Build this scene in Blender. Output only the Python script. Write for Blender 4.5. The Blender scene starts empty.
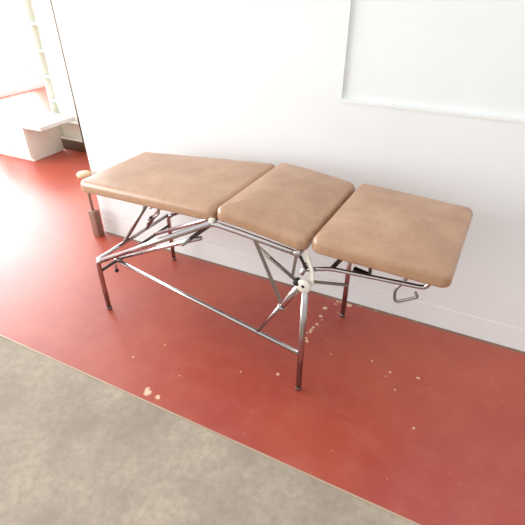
import bpy, bmesh, math, random
from mathutils import Vector, Matrix
random.seed(7)
PI = math.pi
S = bpy.context.scene
C = S.collection

# ------------------------------------------------------------------ materials
def srgb(r, g, b):
    f = lambda v: (v/255/12.92) if v/255 <= .04045 else ((v/255+.055)/1.055)**2.4
    return (f(r), f(g), f(b), 1)

def mat(name, col, rough=.5, metal=0, spec=.5, coat=0):
    m = bpy.data.materials.new(name); m.use_nodes = True
    b = m.node_tree.nodes['Principled BSDF']
    b.inputs['Base Color'].default_value = col
    b.inputs['Roughness'].default_value = rough
    b.inputs['Metallic'].default_value = metal
    b.inputs['Specular IOR Level'].default_value = spec
    b.inputs['Coat Weight'].default_value = coat
    return m, m.node_tree, b

def node(nt, kind, **kw):
    n = nt.nodes.new(kind)
    for k, v in kw.items():
        if k in n.inputs.keys(): n.inputs[k].default_value = v
        else: setattr(n, k, v)
    return n

def math_node(nt, op, a, b=None, clamp=False):
    n = nt.nodes.new('ShaderNodeMath'); n.operation = op; n.use_clamp = clamp
    for i, v in enumerate((a, b)):
        if v is None: continue
        if isinstance(v, (int, float)): n.inputs[i].default_value = v
        else: nt.links.new(v, n.inputs[i])
    return n.outputs[0]

def mix(nt, fac, a, b):
    n = nt.nodes.new('ShaderNodeMix'); n.data_type = 'RGBA'
    for idx, v in ((0, fac), (6, a), (7, b)):
        if isinstance(v, (int, float)): n.inputs[idx].default_value = v
        elif isinstance(v, tuple): n.inputs[idx].default_value = v
        else: nt.links.new(v, n.inputs[idx])
    return n.outputs[2]

def noise(nt, scale, detail=4, rough=.55, coord='Object', vec=None):
    t = nt.nodes.new('ShaderNodeTexNoise')
    t.inputs['Scale'].default_value = scale
    t.inputs['Detail'].default_value = detail
    t.inputs['Roughness'].default_value = rough
    if vec is None:
        tc = nt.nodes.new('ShaderNodeTexCoord'); vec = tc.outputs[coord]
    nt.links.new(vec, t.inputs['Vector'])
    return t

def ramp(nt, src, lo, hi):
    n = nt.nodes.new('ShaderNodeMapRange')
    n.inputs['From Min'].default_value = lo; n.inputs['From Max'].default_value = hi
    nt.links.new(src, n.inputs['Value'])
    return n.outputs[0]

def bump(nt, b, src, strength, dist=.002):
    n = nt.nodes.new('ShaderNodeBump')
    n.inputs['Strength'].default_value = strength
    n.inputs['Distance'].default_value = dist
    nt.links.new(src, n.inputs['Height']); nt.links.new(n.outputs[0], b.inputs['Normal'])

M = {}
# tan vinyl
m, nt, b = mat('tan_vinyl', srgb(186, 146, 112), .34, spec=.6)
n1 = noise(nt, 7, 4, .6); n2 = noise(nt, 60, 3, .6)
c = mix(nt, ramp(nt, n1.outputs['Fac'], .35, .68), srgb(166, 126, 97), srgb(184, 145, 115))
c = mix(nt, math_node(nt, 'MULTIPLY', ramp(nt, n2.outputs['Fac'], .5, .75), .35), c, srgb(150, 110, 80))
nt.links.new(c, b.inputs['Base Color'])
bump(nt, b, noise(nt, 260, 3).outputs['Fac'], .25, .001)
M['vinyl'] = m
m, nt, b = mat('brown_board', srgb(84, 56, 40), .7); M['board'] = m
bump(nt, b, noise(nt, 90).outputs['Fac'], .2)

def metal(name, col, rough):
    m, nt, b = mat(name, col, rough, 1)
    r = noise(nt, 35, 3)
    mr = nt.nodes.new('ShaderNodeMapRange')
    mr.inputs['To Min'].default_value = rough*.7; mr.inputs['To Max'].default_value = rough*1.5
    nt.links.new(r.outputs['Fac'], mr.inputs['Value']); nt.links.new(mr.outputs[0], b.inputs['Roughness'])
    return m
M['chrome'] = metal('chrome', srgb(184, 177, 176), .14)
M['steel'] = metal('dull_steel', srgb(150, 144, 140), .3)
M['dark'] = metal('dark_steel', srgb(78, 70, 68), .35)
m, nt, b = mat('pale_plastic', srgb(226, 220, 206), .4); M['pale'] = m
bump(nt, b, noise(nt, 50).outputs['Fac'], .1)
m, nt, b = mat('black_rubber', srgb(24, 22, 24), .6); M['rubber'] = m
bump(nt, b, noise(nt, 80).outputs['Fac'], .1)

# white painted plaster
def paint(name, c1, c2, rough):
    m, nt, b = mat(name, c1, rough, spec=.3)
    n = noise(nt, 1.7, 4)
    nt.links.new(mix(nt, ramp(nt, n.outputs['Fac'], .3, .7), c1, c2), b.inputs['Base Color'])
    bump(nt, b, noise(nt, 55, 4).outputs['Fac'], .12)
    return m
M['wall'] = paint('white_plaster', srgb(231, 233, 231), srgb(226, 228, 226), .6)
M['far_wall'] = paint('grey_beige_plaster', srgb(205, 206, 204), srgb(198, 199, 198), .7)
M['skirting'] = paint('white_skirting', srgb(232, 234, 232), srgb(228, 230, 228), .5)
M['cabinet'] = paint('off_white_laminate', srgb(238, 240, 228), srgb(233, 236, 223), .35)
M['plinth'] = paint('brown_plinth', srgb(92, 72, 50), srgb(76, 58, 40), .5)
M['cream'] = paint('cream_wood', srgb(232, 196, 160), srgb(224, 184, 146), .5)
M['brown'] = paint('brown_wood', srgb(150, 112, 98), srgb(130, 92, 80), .6)

# red painted concrete floor with chips
m, nt, b = mat('red_floor_paint', srgb(160, 58, 46), .3, spec=.9)
tc = nt.nodes.new('ShaderNodeTexCoord'); P = tc.outputs['Object']
big = noise(nt, 1.3, 5, .6, vec=P); mid = noise(nt, 9, 5, .65, vec=P); fine = noise(nt, 70, 4, .6, vec=P)
c = mix(nt, ramp(nt, big.outputs['Fac'], .35, .65), srgb(156, 52, 41), srgb(171, 70, 43))
c = mix(nt, math_node(nt, 'MULTIPLY', ramp(nt, mid.outputs['Fac'], .45, .8), .5), c, srgb(180, 90, 68))
c = mix(nt, math_node(nt, 'MULTIPLY', ramp(nt, fine.outputs['Fac'], .6, .8), .35), c, srgb(146, 50, 42))
warp = noise(nt, 85, 3, .6, vec=P)
vs = nt.nodes.new('ShaderNodeVectorMath'); vs.operation = 'MULTIPLY_ADD'
nt.links.new(warp.outputs['Color'], vs.inputs[0]); vs.inputs[1].default_value = (.022, .022, 0)
sub = nt.nodes.new('ShaderNodeVectorMath'); sub.operation = 'ADD'
nt.links.new(P, sub.inputs[0]); sub.inputs[1].default_value = (-.011, -.011, 0)
nt.links.new(sub.outputs[0], vs.inputs[2]); PW = vs.outputs[0]
chips = [(1.226, -1.046, .017), (1.213, -1.03, .010), (1.285, -1.046, .012), (1.753, -.121, .014), (1.756, -.197, .010),
         (1.772, -.225, .006), (1.759, -.27, .009), (1.75, -.301, .008), (1.748, -.325, .009), (1.75, -.345, .009), (1.735, -.36, .006),
         (1.758, -.415, .010), (1.747, -.395, .008), (1.715, -.684, .008), (2.319, -.415, .008), (2.237, -.534, .005),
         (2.097, -.404, .005), (2.192, -.436, .007), (2.18, -.47, .004), (1.83, -.02, .018), (1.87, -.035, .015), (1.80, -.03, .010),
         (1.795, -.06, .008), (1.074, -.374, .004), (1.114, -.764, .005), (1.86, -.125, .006), (1.835, -.13, .006),
         (1.9, -.45, .005), (1.02, -.90, .004), (1.3, -.9, .004), (1.55, -.75, .004), (2.35, -.7, .005),
         (1.93, -.012, .010), (2.02, -.014, .012), (2.10, -.012, .009), (2.24, -.012, .010)]
acc = None
for x, y, r in chips:
    d = nt.nodes.new('ShaderNodeVectorMath'); d.operation = 'DISTANCE'
    nt.links.new(PW, d.inputs[0]); d.inputs[1].default_value = (x, y, 0)
    v = nt.nodes.new('ShaderNodeMapRange')
    v.inputs['From Min'].default_value = r*1.15; v.inputs['From Max'].default_value = r*.75
    nt.links.new(d.outputs['Value'], v.inputs['Value'])
    acc = v.outputs[0] if acc is None else math_node(nt, 'MAXIMUM', acc, v.outputs[0])
c = mix(nt, math_node(nt, 'MULTIPLY', acc, .85), c, srgb(226, 196, 160))
# small worn specks everywhere
sp = noise(nt, 48, 2, .5, vec=P)
c = mix(nt, math_node(nt, 'MULTIPLY', ramp(nt, sp.outputs['Fac'], .715, .74), .5), c, srgb(206, 140, 118))
# faint long scratches
mp = nt.nodes.new('ShaderNodeMapping'); nt.links.new(P, mp.inputs['Vector'])
mp.inputs['Rotation'].default_value = (0, 0, .5); mp.inputs['Scale'].default_value = (2.2, 26, 1)
sc = noise(nt, 2.5, 3, .5, vec=mp.outputs[0])
c = mix(nt, math_node(nt, 'MULTIPLY', ramp(nt, sc.outputs['Fac'], .68, .74), .25), c, srgb(196, 120, 100))
# grime ground in along the foot of the wall
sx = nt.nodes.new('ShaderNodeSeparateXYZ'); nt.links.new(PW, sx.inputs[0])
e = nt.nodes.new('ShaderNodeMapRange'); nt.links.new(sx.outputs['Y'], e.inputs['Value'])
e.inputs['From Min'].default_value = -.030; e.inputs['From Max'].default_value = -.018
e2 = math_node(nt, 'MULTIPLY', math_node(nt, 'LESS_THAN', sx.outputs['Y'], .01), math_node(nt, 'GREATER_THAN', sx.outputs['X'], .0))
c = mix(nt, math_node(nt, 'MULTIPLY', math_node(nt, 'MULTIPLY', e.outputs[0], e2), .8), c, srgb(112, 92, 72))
nt.links.new(c, b.inputs['Base Color'])
rr = nt.nodes.new('ShaderNodeMapRange'); nt.links.new(mid.outputs['Fac'], rr.inputs['Value'])
rr.inputs['To Min'].default_value = .32; rr.inputs['To Max'].default_value = .52
nt.links.new(rr.outputs[0], b.inputs['Roughness'])
bump(nt, b, mid.outputs['Fac'], .12, .004)
M['red'] = m

# grey speckled concrete
m, nt, b = mat('grey_concrete', srgb(160, 150, 132), .8, spec=.25)
a1 = noise(nt, 3.5, 6, .65); a2 = noise(nt, 30, 4, .7)
c = mix(nt, ramp(nt, a1.outputs['Fac'], .35, .65), srgb(150, 137, 122), srgb(176, 162, 143))
c = mix(nt, math_node(nt, 'MULTIPLY', ramp(nt, a2.outputs['Fac'], .4, .7), .6), c, srgb(138, 125, 111))
nt.links.new(c, b.inputs['Base Color']); bump(nt, b, a2.outputs['Fac'], .3, .003)
M['concrete'] = m
M['kerb'] = paint('pale_floor_edging', srgb(188, 166, 142), srgb(172, 144, 122), .6)

# ------------------------------------------------------------------ helpers
def link(name, bm, m, parent=None, smooth=True):
    bmesh.ops.recalc_face_normals(bm, faces=bm.faces)
    me = bpy.data.meshes.new(name); bm.to_mesh(me); bm.free()
    if smooth:
        for p in me.polygons: p.use_smooth = True
    me.materials.append(M[m])
    o = bpy.data.objects.new(name, me); C.objects.link(o)
    if parent: o.parent = parent
    return o

def box(bm, lo, hi, bev=0):
    t = bmesh.new(); bmesh.ops.create_cube(t, size=1)
    for v in t.verts:
        v.co = Vector([lo[i] + (v.co[i]+.5)*(hi[i]-lo[i]) for i in range(3)])
    if bev: bmesh.ops.bevel(t, geom=list(t.edges), offset=bev, segments=2, affect='EDGES', profile=.5)
    me = bpy.data.meshes.new('t'); t.to_mesh(me); t.free(); bm.from_mesh(me); bpy.data.meshes.remove(me)

def struct(name, parts, m, bev=0):
    bm = bmesh.new()
    for lo, hi in parts: box(bm, lo, hi, bev)
    o = link(name, bm, m, None, False); o['kind'] = 'structure'; return o

def fillet(pts, r, n=6):
    """round the inner corners of a polyline"""
    pts = [Vector(p) for p in pts]; out = [pts[0]]
    for a, p, q in zip(pts, pts[1:], pts[2:]):
        d1 = (a-p); d2 = (q-p); k = min(r, d1.length*.45, d2.length*.45)
        s = p + d1.normalized()*k; t = p + d2.normalized()*k
        for i in range(n+1):
            u = i/n; out.append((1-u)**2*s + 2*u*(1-u)*p + u*u*t)
    out.append(pts[-1]); return out

def tube(bm, pts, r, seg=12, closed=False, caps=True):
    pts = [Vector(p) for p in pts]; n = len(pts)
    d0 = (pts[1]-pts[0]).normalized()
    up = Vector((0, 0, 1)) if abs(d0.z) < .9 else Vector((0, 1, 0))
    nrm = (up - d0*up.dot(d0)).normalized(); rings = []
    for i, p in enumerate(pts):
        a = pts[i-1] if (i or closed) else p; q = pts[(i+1) % n] if (i < n-1 or closed) else p
        d = (q-a).normalized(); nrm = (nrm - d*nrm.dot(d)).normalized(); bn = d.cross(nrm)
        rad = r[i] if isinstance(r, (list, tuple)) else r
        rings.append([bm.verts.new(p + rad*(math.cos(2*PI*k/seg)*nrm + math.sin(2*PI*k/seg)*bn)) for k in range(seg)])
    for i in range(n if closed else n-1):
        A = rings[i]; B = rings[(i+1) % n]
        for k in range(seg): bm.faces.new((A[k], A[(k+1) % seg], B[(k+1) % seg], B[k]))
    if caps and not closed:
        bm.faces.new(rings[0][::-1]); bm.faces.new(rings[-1])

def cyl(bm, a, b_, r, seg=20):
    """cylinder with softly chamfered ends"""
    a = Vector(a); b_ = Vector(b_); d = (b_-a).normalized(); c_ = min(r*.25, (b_-a).length*.25)
    tube(bm, [a, a+d*1e-5, a+d*c_, b_-d*c_, b_-d*1e-5, b_], [r*.05, r-c_, r, r, r-c_, r*.05], seg)

def plate(bm, outline, y0, y1):
    """polygon in the x-z plane given a thickness in y"""
    A = [bm.verts.new((x, y0, z)) for x, z in outline]; B = [bm.verts.new((x, y1, z)) for x, z in outline]
    bm.faces.new(A); bm.faces.new(B[::-1]); n = len(A)
    for i in range(n): bm.faces.new((A[i], B[i], B[(i+1) % n], A[(i+1) % n]))

def bar(bm, a, b_, w, t):
    """flat bar between two points, w wide in the x-z plane, t thick in y, with rounded ends"""
    a = Vector(a); b_ = Vector(b_); d = b_-a; ang = math.atan2(d.z, d.x); L = math.hypot(d.x, d.z)
    out = []
    for k in range(9):
        th = PI/2 + PI*k/8; out.append((w/2*math.cos(th), w/2*math.sin(th)))
    for k in range(9):
        th = -PI/2 + PI*k/8; out.append((L + w/2*math.cos(th), w/2*math.sin(th)))
    A = []; B = []
    for u, v in out:
        x = a.x + u*math.cos(ang) - v*math.sin(ang); z = a.z + u*math.sin(ang) + v*math.cos(ang)
        y = a.y + d.y*max(0, min(1, u/L))
        A.append(bm.verts.new((x, y-t/2, z))); B.append(bm.verts.new((x, y+t/2, z)))
    bm.faces.new(A); bm.faces.new(B[::-1]); n = len(A)
    for i in range(n): bm.faces.new((A[i], B[i], B[(i+1) % n], A[(i+1) % n]))

def part(name, m, parent, fn, *args, label=None, **kw):
    bm = bmesh.new(); fn(bm, *args, **kw); o = link(name, bm, m, parent)
    if label: o['label'] = label
    return o

def autosmooth(o, ang=35):
    me = o.data
    bm = bmesh.new(); bm.from_mesh(me)
    for e_ in bm.edges:
        if len(e_.link_faces) == 2 and e_.calc_face_angle(0) > math.radians(ang): e_.smooth = False
    bm.to_mesh(me); bm.free()

# ------------------------------------------------------------------ the setting (wall plane is y = 0, its free end x = 0)
H = 2.7
floor = struct('floor', [((-4.3, -1.085, -.1), (6.0, 3.3, 0))], 'red')
struct('floor', [((-4.3, -4.6, -.1), (6.0, -1.093, .001))], 'concrete')
struct('trim_1', [((-4.3, -1.093, -.1), (6.0, -1.085, .003))], 'kerb')
wall = struct('wall_back', [((0, 0, 0), (6.0, .12, 1.105)), ((0, 0, 1.105), (1.695, .12, H)), ((1.695, .012, 1.105), (6.0, .12, H))], 'wall')
struct('baseboard_back', [((.0, -.002, 0), (6.0, 0, .130))], 'skirting')
struct('trim_2', [((1.695, -.004, 1.103), (6.0, .012, 1.116))], 'skirting')
struct('wall_far', [((-4.3, 3.3, 0), (6.0, 3.42, H))], 'wall')
struct('wall_front_blocker', [((-4.42, -4.72, 0), (6.12, -4.6, H))], 'far_wall')  # unseen wall behind the camera, added to cut sky light on the couch front
struct('wall_right_blocker', [((6.0, -4.6, 0), (6.12, 3.42, H))], 'far_wall')  # unseen side wall, added to shade the right and bounce some light back
WY0, WY1, WZ0, WZ1 = -4.3, 3.1, .08, 2.6
struct('wall_left', [((-4.42, -4.6, 0), (-4.3, WY0, H)), ((-4.42, WY1, 0), (-4.3, 3.42, H)),
                     ((-4.42, WY0, 0), (-4.3, WY1, WZ0)), ((-4.42, WY0, WZ1), (-4.3, WY1, H))], 'wall')
fr = []
for y in (WY0, -1.85, .6, WY1-.05): fr.append(((-4.39, y, WZ0), (-4.33, y+.05, WZ1)))
fr += [((-4.385, WY0+.05, WZ0+.001), (-4.335, WY1-.05, WZ0+.05)), ((-4.385, WY0+.05, WZ1-.05), (-4.335, WY1-.05, WZ1-.001))]
struct('window_1', fr, 'skirting')

# ------------------------------------------------------------------ examination couch
couch = bpy.data.objects.new('examination_couch', None); C.objects.link(couch)
couch.location = (1.259, -.408, 0); couch.rotation_euler = (0, 0, math.radians(-2.671))
couch['label'] = 'folding couch with three tan vinyl cushions on a chrome tube frame'
couch['category'] = 'examination couch'

def cushion(name, xl, zl, xr, zr, wl, wr, T=.066, arch=0, rc=.034, label=None):
    """padded slab; (xl, zl) and (xr, zr) are the top edge heights at its ends, wl and wr half widths"""
    bm = bmesh.new(); hx = (xr-xl)/2; hy = max(wl, wr); re = .029
    def outline(ins):
        pts = []; r = max(rc-ins, .004); X = hx-ins; Y = hy-ins
        for cx, cy, a0 in ((X-r, Y-r, 0), (-X+r, Y-r, PI/2), (-X+r, -Y+r, PI), (X-r, -Y+r, 1.5*PI)):
            for k in range(7):
                a = a0 + PI/2*k/6; pts.append((cx+r*math.cos(a), cy+r*math.sin(a)))
            # extra points along the straight edge that follows
            nx = {0: (-X+r, Y), PI/2: (-X, -Y+r), PI: (X-r, -Y), 1.5*PI: (X, Y-r)}[a0]
            p = pts[-1]
            for k in range(1, 10): pts.append((p[0]+(nx[0]-p[0])*k/10, p[1]+(nx[1]-p[1])*k/10))
        return pts
    def place(x, y, z):
        u = (x+hx)/(2*hx); w = wl+(wr-wl)*u
        bow = arch*(1-((x/hx)**2))
        sl = (zr-zl)/(xr-xl)
        return Vector((xl+2*hx*u - sl*z*.6, y/hy*w, zl+(zr-zl)*u + z + bow))
    rings = []
    rings = []
    for k in range(4):
        a = PI/2*k/3; i_ = .012*(1-math.sin(a)); z_ = -T+.012*(1-math.cos(a))
        rings.append([place(x, y, z_) for x, y in outline(i_)])
    for k in range(8):
        a = PI/2*k/7; i_ = re*(1-math.cos(a)); z_ = -re*(1-math.sin(a))-.006
        rings.append([place(x, y, z_) for x, y in outline(i_)])
    base = outline(re)
    for s in (.96, .9, .8, .65, .45, .22):
        zc = .014*(1-s**3)-.006
        rings.append([place(x*s, y*s, zc) for x, y in base])
    V = [[bm.verts.new(p) for p in r] for r in rings]; n = len(V[0])
    for A, B in zip(V, V[1:]):
        for k in range(n): bm.faces.new((A[k], A[(k+1) % n], B[(k+1) % n], B[k]))
    ct = bm.verts.new(place(0, 0, .008)); cb = bm.verts.new(place(0, 0, -T))
    for k in range(n):
        bm.faces.new((V[-1][k], V[-1][(k+1) % n], ct)); bm.faces.new((V[0][(k+1) % n], V[0][k], cb))
    o = link(name, bm, 'vinyl', couch)
    if label: o['label'] = label
    # plywood board the padding is stapled to
    bm = bmesh.new(); t = []
    for zz in (-T-.010, -T+.001):
        t.append([bm.verts.new(place(x*.94, y*.94, zz)) for x, y in outline(.03)])
    A, B = t
    bm.faces.new(A[::-1]); bm.faces.new(B)
    for k in range(n): bm.faces.new((A[k], A[(k+1) % n], B[(k+1) % n], B[k]))
    bd = link('cushion_board', bm, 'board', o); autosmooth(bd)
    return o

cushion('head_cushion', -.655, .757, .175, .824, .242, .288, label='long tan cushion, left end')
cushion('seat_cushion', .186, .837, .582, .800, .288, .292, arch=.008, label='shorter middle cushion, slightly arched')
cushion('foot_cushion', .596, .817, 1.082, .808, .288, .274, T=.070, label='right cushion, nearest the paper roll hook')

R1 = .0135
for s in (-1, 1):
    Y = .29*s
    # left leg, bent at the top into the long sloping side tube
    part('leg', 'chrome', couch, tube, fillet([(-.588, Y, .012), (-.588, Y, .322), (-.545, Y, .349)], .03), R1)
    lf = part('sloping_side_tube', 'chrome', couch, tube, [(-.548, Y, .347), (.172, Y, .758)], R1)
    # right leg
    part('leg', 'chrome', couch, tube, [(.592, Y, .012), (.592, Y, .60)], R1)
    part('seat_side_tube', 'chrome', couch, tube, fillet([(.10, Y, .718), (.172, Y, .757), (.303, Y, .750), (.555, Y, .727)], .05), .011)
    part('hinge_block', 'pale', couch, box, (.162, Y-.010, .750), (.184, Y+.010, .778), .003)
    part('hinge_bolt', 'chrome', couch, cyl, (.556, Y-.022, .736), (.556, Y+.022, .736), .014)
    # pivot at the head of the right leg
    o = part('pivot_disc', 'pale', couch, cyl, (.592, Y-.026, .605), (.592, Y-.012, .605), .029, 28)
    part('pivot_hole', 'rubber', o, cyl, (.592, Y-.0275, .607), (.592, Y-.020, .607), .0075)
    part('pivot_bolt', 'chrome', couch, cyl, (.562, Y+s*-.02, .625), (.575, Y-s*.0+.05, .665), .010)
    o = part('bracket_plate', 'pale', couch, plate, [(.575, .735), (.592, .748), (.606, .715), (.622, .67), (.626, .61), (.600, .60), (.612, .66), (.596, .70)], Y-.004, Y+.004); autosmooth(o)
    for a_, b_ in (((.550, Y, .735), (.536, Y, .625)), ((.553, Y, .738), (.590, Y, .675))):
        o = part('link_bar', 'dark' if b_[0] > .56 else 'steel', couch, bar, a_, b_, .011, .005); autosmooth(o)
    for x in (-.588, .592):
        part('foot_cap', 'steel', couch, cyl, (x, Y, 0), (x, Y, .022), .0142)

# cross tubes and lower rail at the left legs
part('cross_tube', 'chrome', couch, tube, [(-.588, -.29, .335), (-.588, .29, .335)], .010)
part('cross_tube', 'dark', couch, tube, [(-.588, -.285, .262), (-.588, .285, .262)], .0085)
part('lower_rail', 'chrome', couch, tube, [(-.588, -.155, .250), (.585, -.29, .228)], .0115)
part('rail_sleeve', 'chrome', couch, cyl, (-.588, -.175, .262), (-.588, -.135, .262), .016)
o = part('stop_knob', 'rubber', couch, bmesh.ops.create_uvsphere, u_segments=16, v_segments=10, radius=.012)
for v in o.data.vertices: v.co += Vector((-.585, -.185, .205))
part('knob_stem', 'steel', couch, tube, [(-.585, -.185, .262), (-.585, -.185, .212)], .004)

# lifting linkage under the head cushion
for s in (-1, 1):
    y = .15*s
    part('lift_tube', 'chrome', couch, tube, fillet([(-.585, y, .268), (-.15, y, .490), (.0, y, .565)], .1), .011)
    part('prop_tube', 'steel', couch, tube, [(-.588, .62*y, .335), (-.33, .65*y, .672)], .010)
    o = part('link_bar', 'dark', couch, bar, (.150, -.285 if s < 0 else .285, .735), (.045, -.275 if s < 0 else .275, .642), .017, .006); autosmooth(o)
    part('link_bolt', 'dark', couch, cyl, (.062, y*1.88, .690), (.062, y*1.72, .690), .009)
part('ratchet_arm', 'steel', couch, tube, fillet([(-.42, -.02, .560), (-.37, -.02, .590), (-.36, -.02, .545), (-.46, -.02, .455)], .02), .006)
o = part('ratchet_catch', 'dark', couch, bar, (-.30, .08, .60), (-.24, .08, .655), .018, .01); autosmooth(o)
part('ratchet_bolt', 'chrome', couch, cyl, (-.425, -.04, .50), (-.425, .0, .50), .011)
part('under_cross_bar', 'steel', couch, tube, [(.0, -.285, .600), (.0, .285, .600)], .008)

# struts under the seat cushion
o = part('adjusting_strut', 'chrome', couch, tube, [(.378, -.283, .262), (.52, -.29, .505)], .0085)
part('strut_sleeve', 'chrome', couch, cyl, (.490, -.29, .448), (.572, -.292, .592), .0145)
part('strut_collar', 'chrome', couch, cyl, (.488, -.29, .444), (.497, -.29, .459), .018)
part('clamp_knob', 'rubber', couch, cyl, (.562, -.318, .612), (.562, -.288, .612), .013)
o = part('middle_strut', 'steel', couch, bar, (.340, -.25, .722), (.470, -.25, .440), .014, .006); autosmooth(o)
o = part('lever_rod', 'steel', couch, tube, [(.345, -.22, .655), (.520, -.22, .552)], .0075)
part('lever_grip', 'pale', couch, tube, [(.352, -.22, .651), (.400, -.22, .622)], .010)

# arms and bracket under the foot cushion
for s in (-1, 1):
    y = .2*s
    part('support_arm', 'chrome', couch, tube, fillet([(.580, 1.35*y, .655), (.66, 1.1*y, .655), (1.005, y, .676), (1.02, y, .712)], .03), .0085)
    o = part('link_bar', 'steel', couch, bar, (.592, y*1.25, .590), (.728, y, .588), .012, .005); autosmooth(o)
    o = part('arm_prop', 'dark', couch, bar, (.703, y, .715), (.660, y, .645), .017, .008); autosmooth(o)
    o = part('bracket', 'dark', couch, plate, [(.745, .676), (.745, .662), (.812, .652), (.812, .73), (.802, .73), (.802, .668)], y-.010, y+.010); autosmooth(o)
part('arm_cross_tube', 'chrome', couch, tube, [(.93, -.2, .672), (.93, .2, .672)], .007)
part('wire_hook', 'steel', couch, tube, fillet([(.945, -.2, .745), (.935, -.2, .680), (.905, -.2, .630), (.915, -.2, .575), (.990, -.2, .630), (.975, -.2, .645)], .022), .0055,
     label='bent wire hook')
part('wire_hook', 'steel', couch, tube, fillet([(.945, .2, .745), (.935, .2, .680), (.905, .2, .630), (.915, .2, .575), (.990, .2, .630), (.975, .2, .645)], .022), .0055)

# ------------------------------------------------------------------ little wooden post at the end of the wall
def thing(name, label, cat, loc):
    o = bpy.data.objects.new(name, None); C.objects.link(o); o.location = loc; o['label'] = label; o['category'] = cat
    return o
p = thing('wooden_post', 'short slim brown wooden post with cream cap at the free end of the white wall', 'post', (-.005, -.06, 0))
part('post_shaft', 'brown', p, box, (-.006, -.008, 0), (.008, .008, .455), .002)
part('post_base', 'brown', p, box, (-.022, -.028, 0), (.040, .022, .20), .004, label='brown lower block')
o = part('post_cap', 'cream', p, cyl, (0, 0, .450), (0, 0, .478), .046, 24)

# ------------------------------------------------------------------ white shelving and low cabinet in the space beyond
sh = thing('shelving_unit', 'off-white shelving unit on a dark brown plinth beyond the end of the wall', 'shelves', (-1.25, 1.17, 0))
bm = bmesh.new(); box(bm, (-.45, .05, .11), (.95, .40, 1.45)); link('back_panel', bm, 'cabinet', sh, False)
for x in (-.45, .93):
    part('side_panel', 'cabinet', sh, box, (x, 0, .11), (x+.02, .38, 1.45), .002)
part('plinth', 'plinth', sh, box, (-.44, .01, 0), (.94, .39, .11), .002, label='dark brown plinth')
for z in (.11, .285, .49, .72, .95, 1.18, 1.43):
    part('shelf', 'cabinet', sh, box, (-.43, .004, z), (.93, .38, z+.018), .002)
part('upright', 'plinth', sh, box, (-.095, -.012, .0), (-.072, .0, 1.45), .002, label='dark upright')

cb = thing('low_cabinet', 'low white cabinet with a flat worktop in front of the shelving', 'cabinet', (-2.0, .74, 0))
part('cabinet_body', 'cabinet', cb, box, (-.30, .02, .0), (.37, .40, .345), .004)
part('worktop', 'skirting', cb, box, (-.33, -.01, .345), (.63, .41, .385), .004)
part('door', 'cabinet', cb, box, (-.28, .004, .03), (.04, .022, .335), .003)
part('door', 'cabinet', cb, box, (.05, .004, .03), (.36, .022, .335), .003)

# ------------------------------------------------------------------ daylight
w = bpy.data.worlds.new('daylight'); S.world = w; w.use_nodes = True
bg = w.node_tree.nodes['Background']; bg.inputs[0].default_value = (.94, .975, 1, 1); bg.inputs[1].default_value = 1.08
L = bpy.data.lights.new('window_daylight', 'AREA'); L.shape = 'RECTANGLE'; L.size = 2.62; L.size_y = 7.9; L.energy = 730
L.color = (.97, .98, 1)
lo = bpy.data.objects.new('window_daylight', L); C.objects.link(lo)
lo.location = (-4.45, -.6, 1.35); lo.rotation_euler = (0, -PI/2, 0)

# ------------------------------------------------------------------ camera
cd = bpy.data.cameras.new('camera'); cam = bpy.data.objects.new('camera', cd); C.objects.link(cam)
cam.location = (2.278, -1.996, 1.6)
cam.rotation_euler = (math.radians(90-33.917), 0, math.radians(26.18))
cd.sensor_width = 36; cd.lens = 435/525*36; cd.clip_start = .05
S.camera = cam
vs_ = S.view_settings
vs_.view_transform = 'Standard'; vs_.look = 'None'; vs_.gamma = 1; vs_.use_curve_mapping = False; vs_.exposure = .38
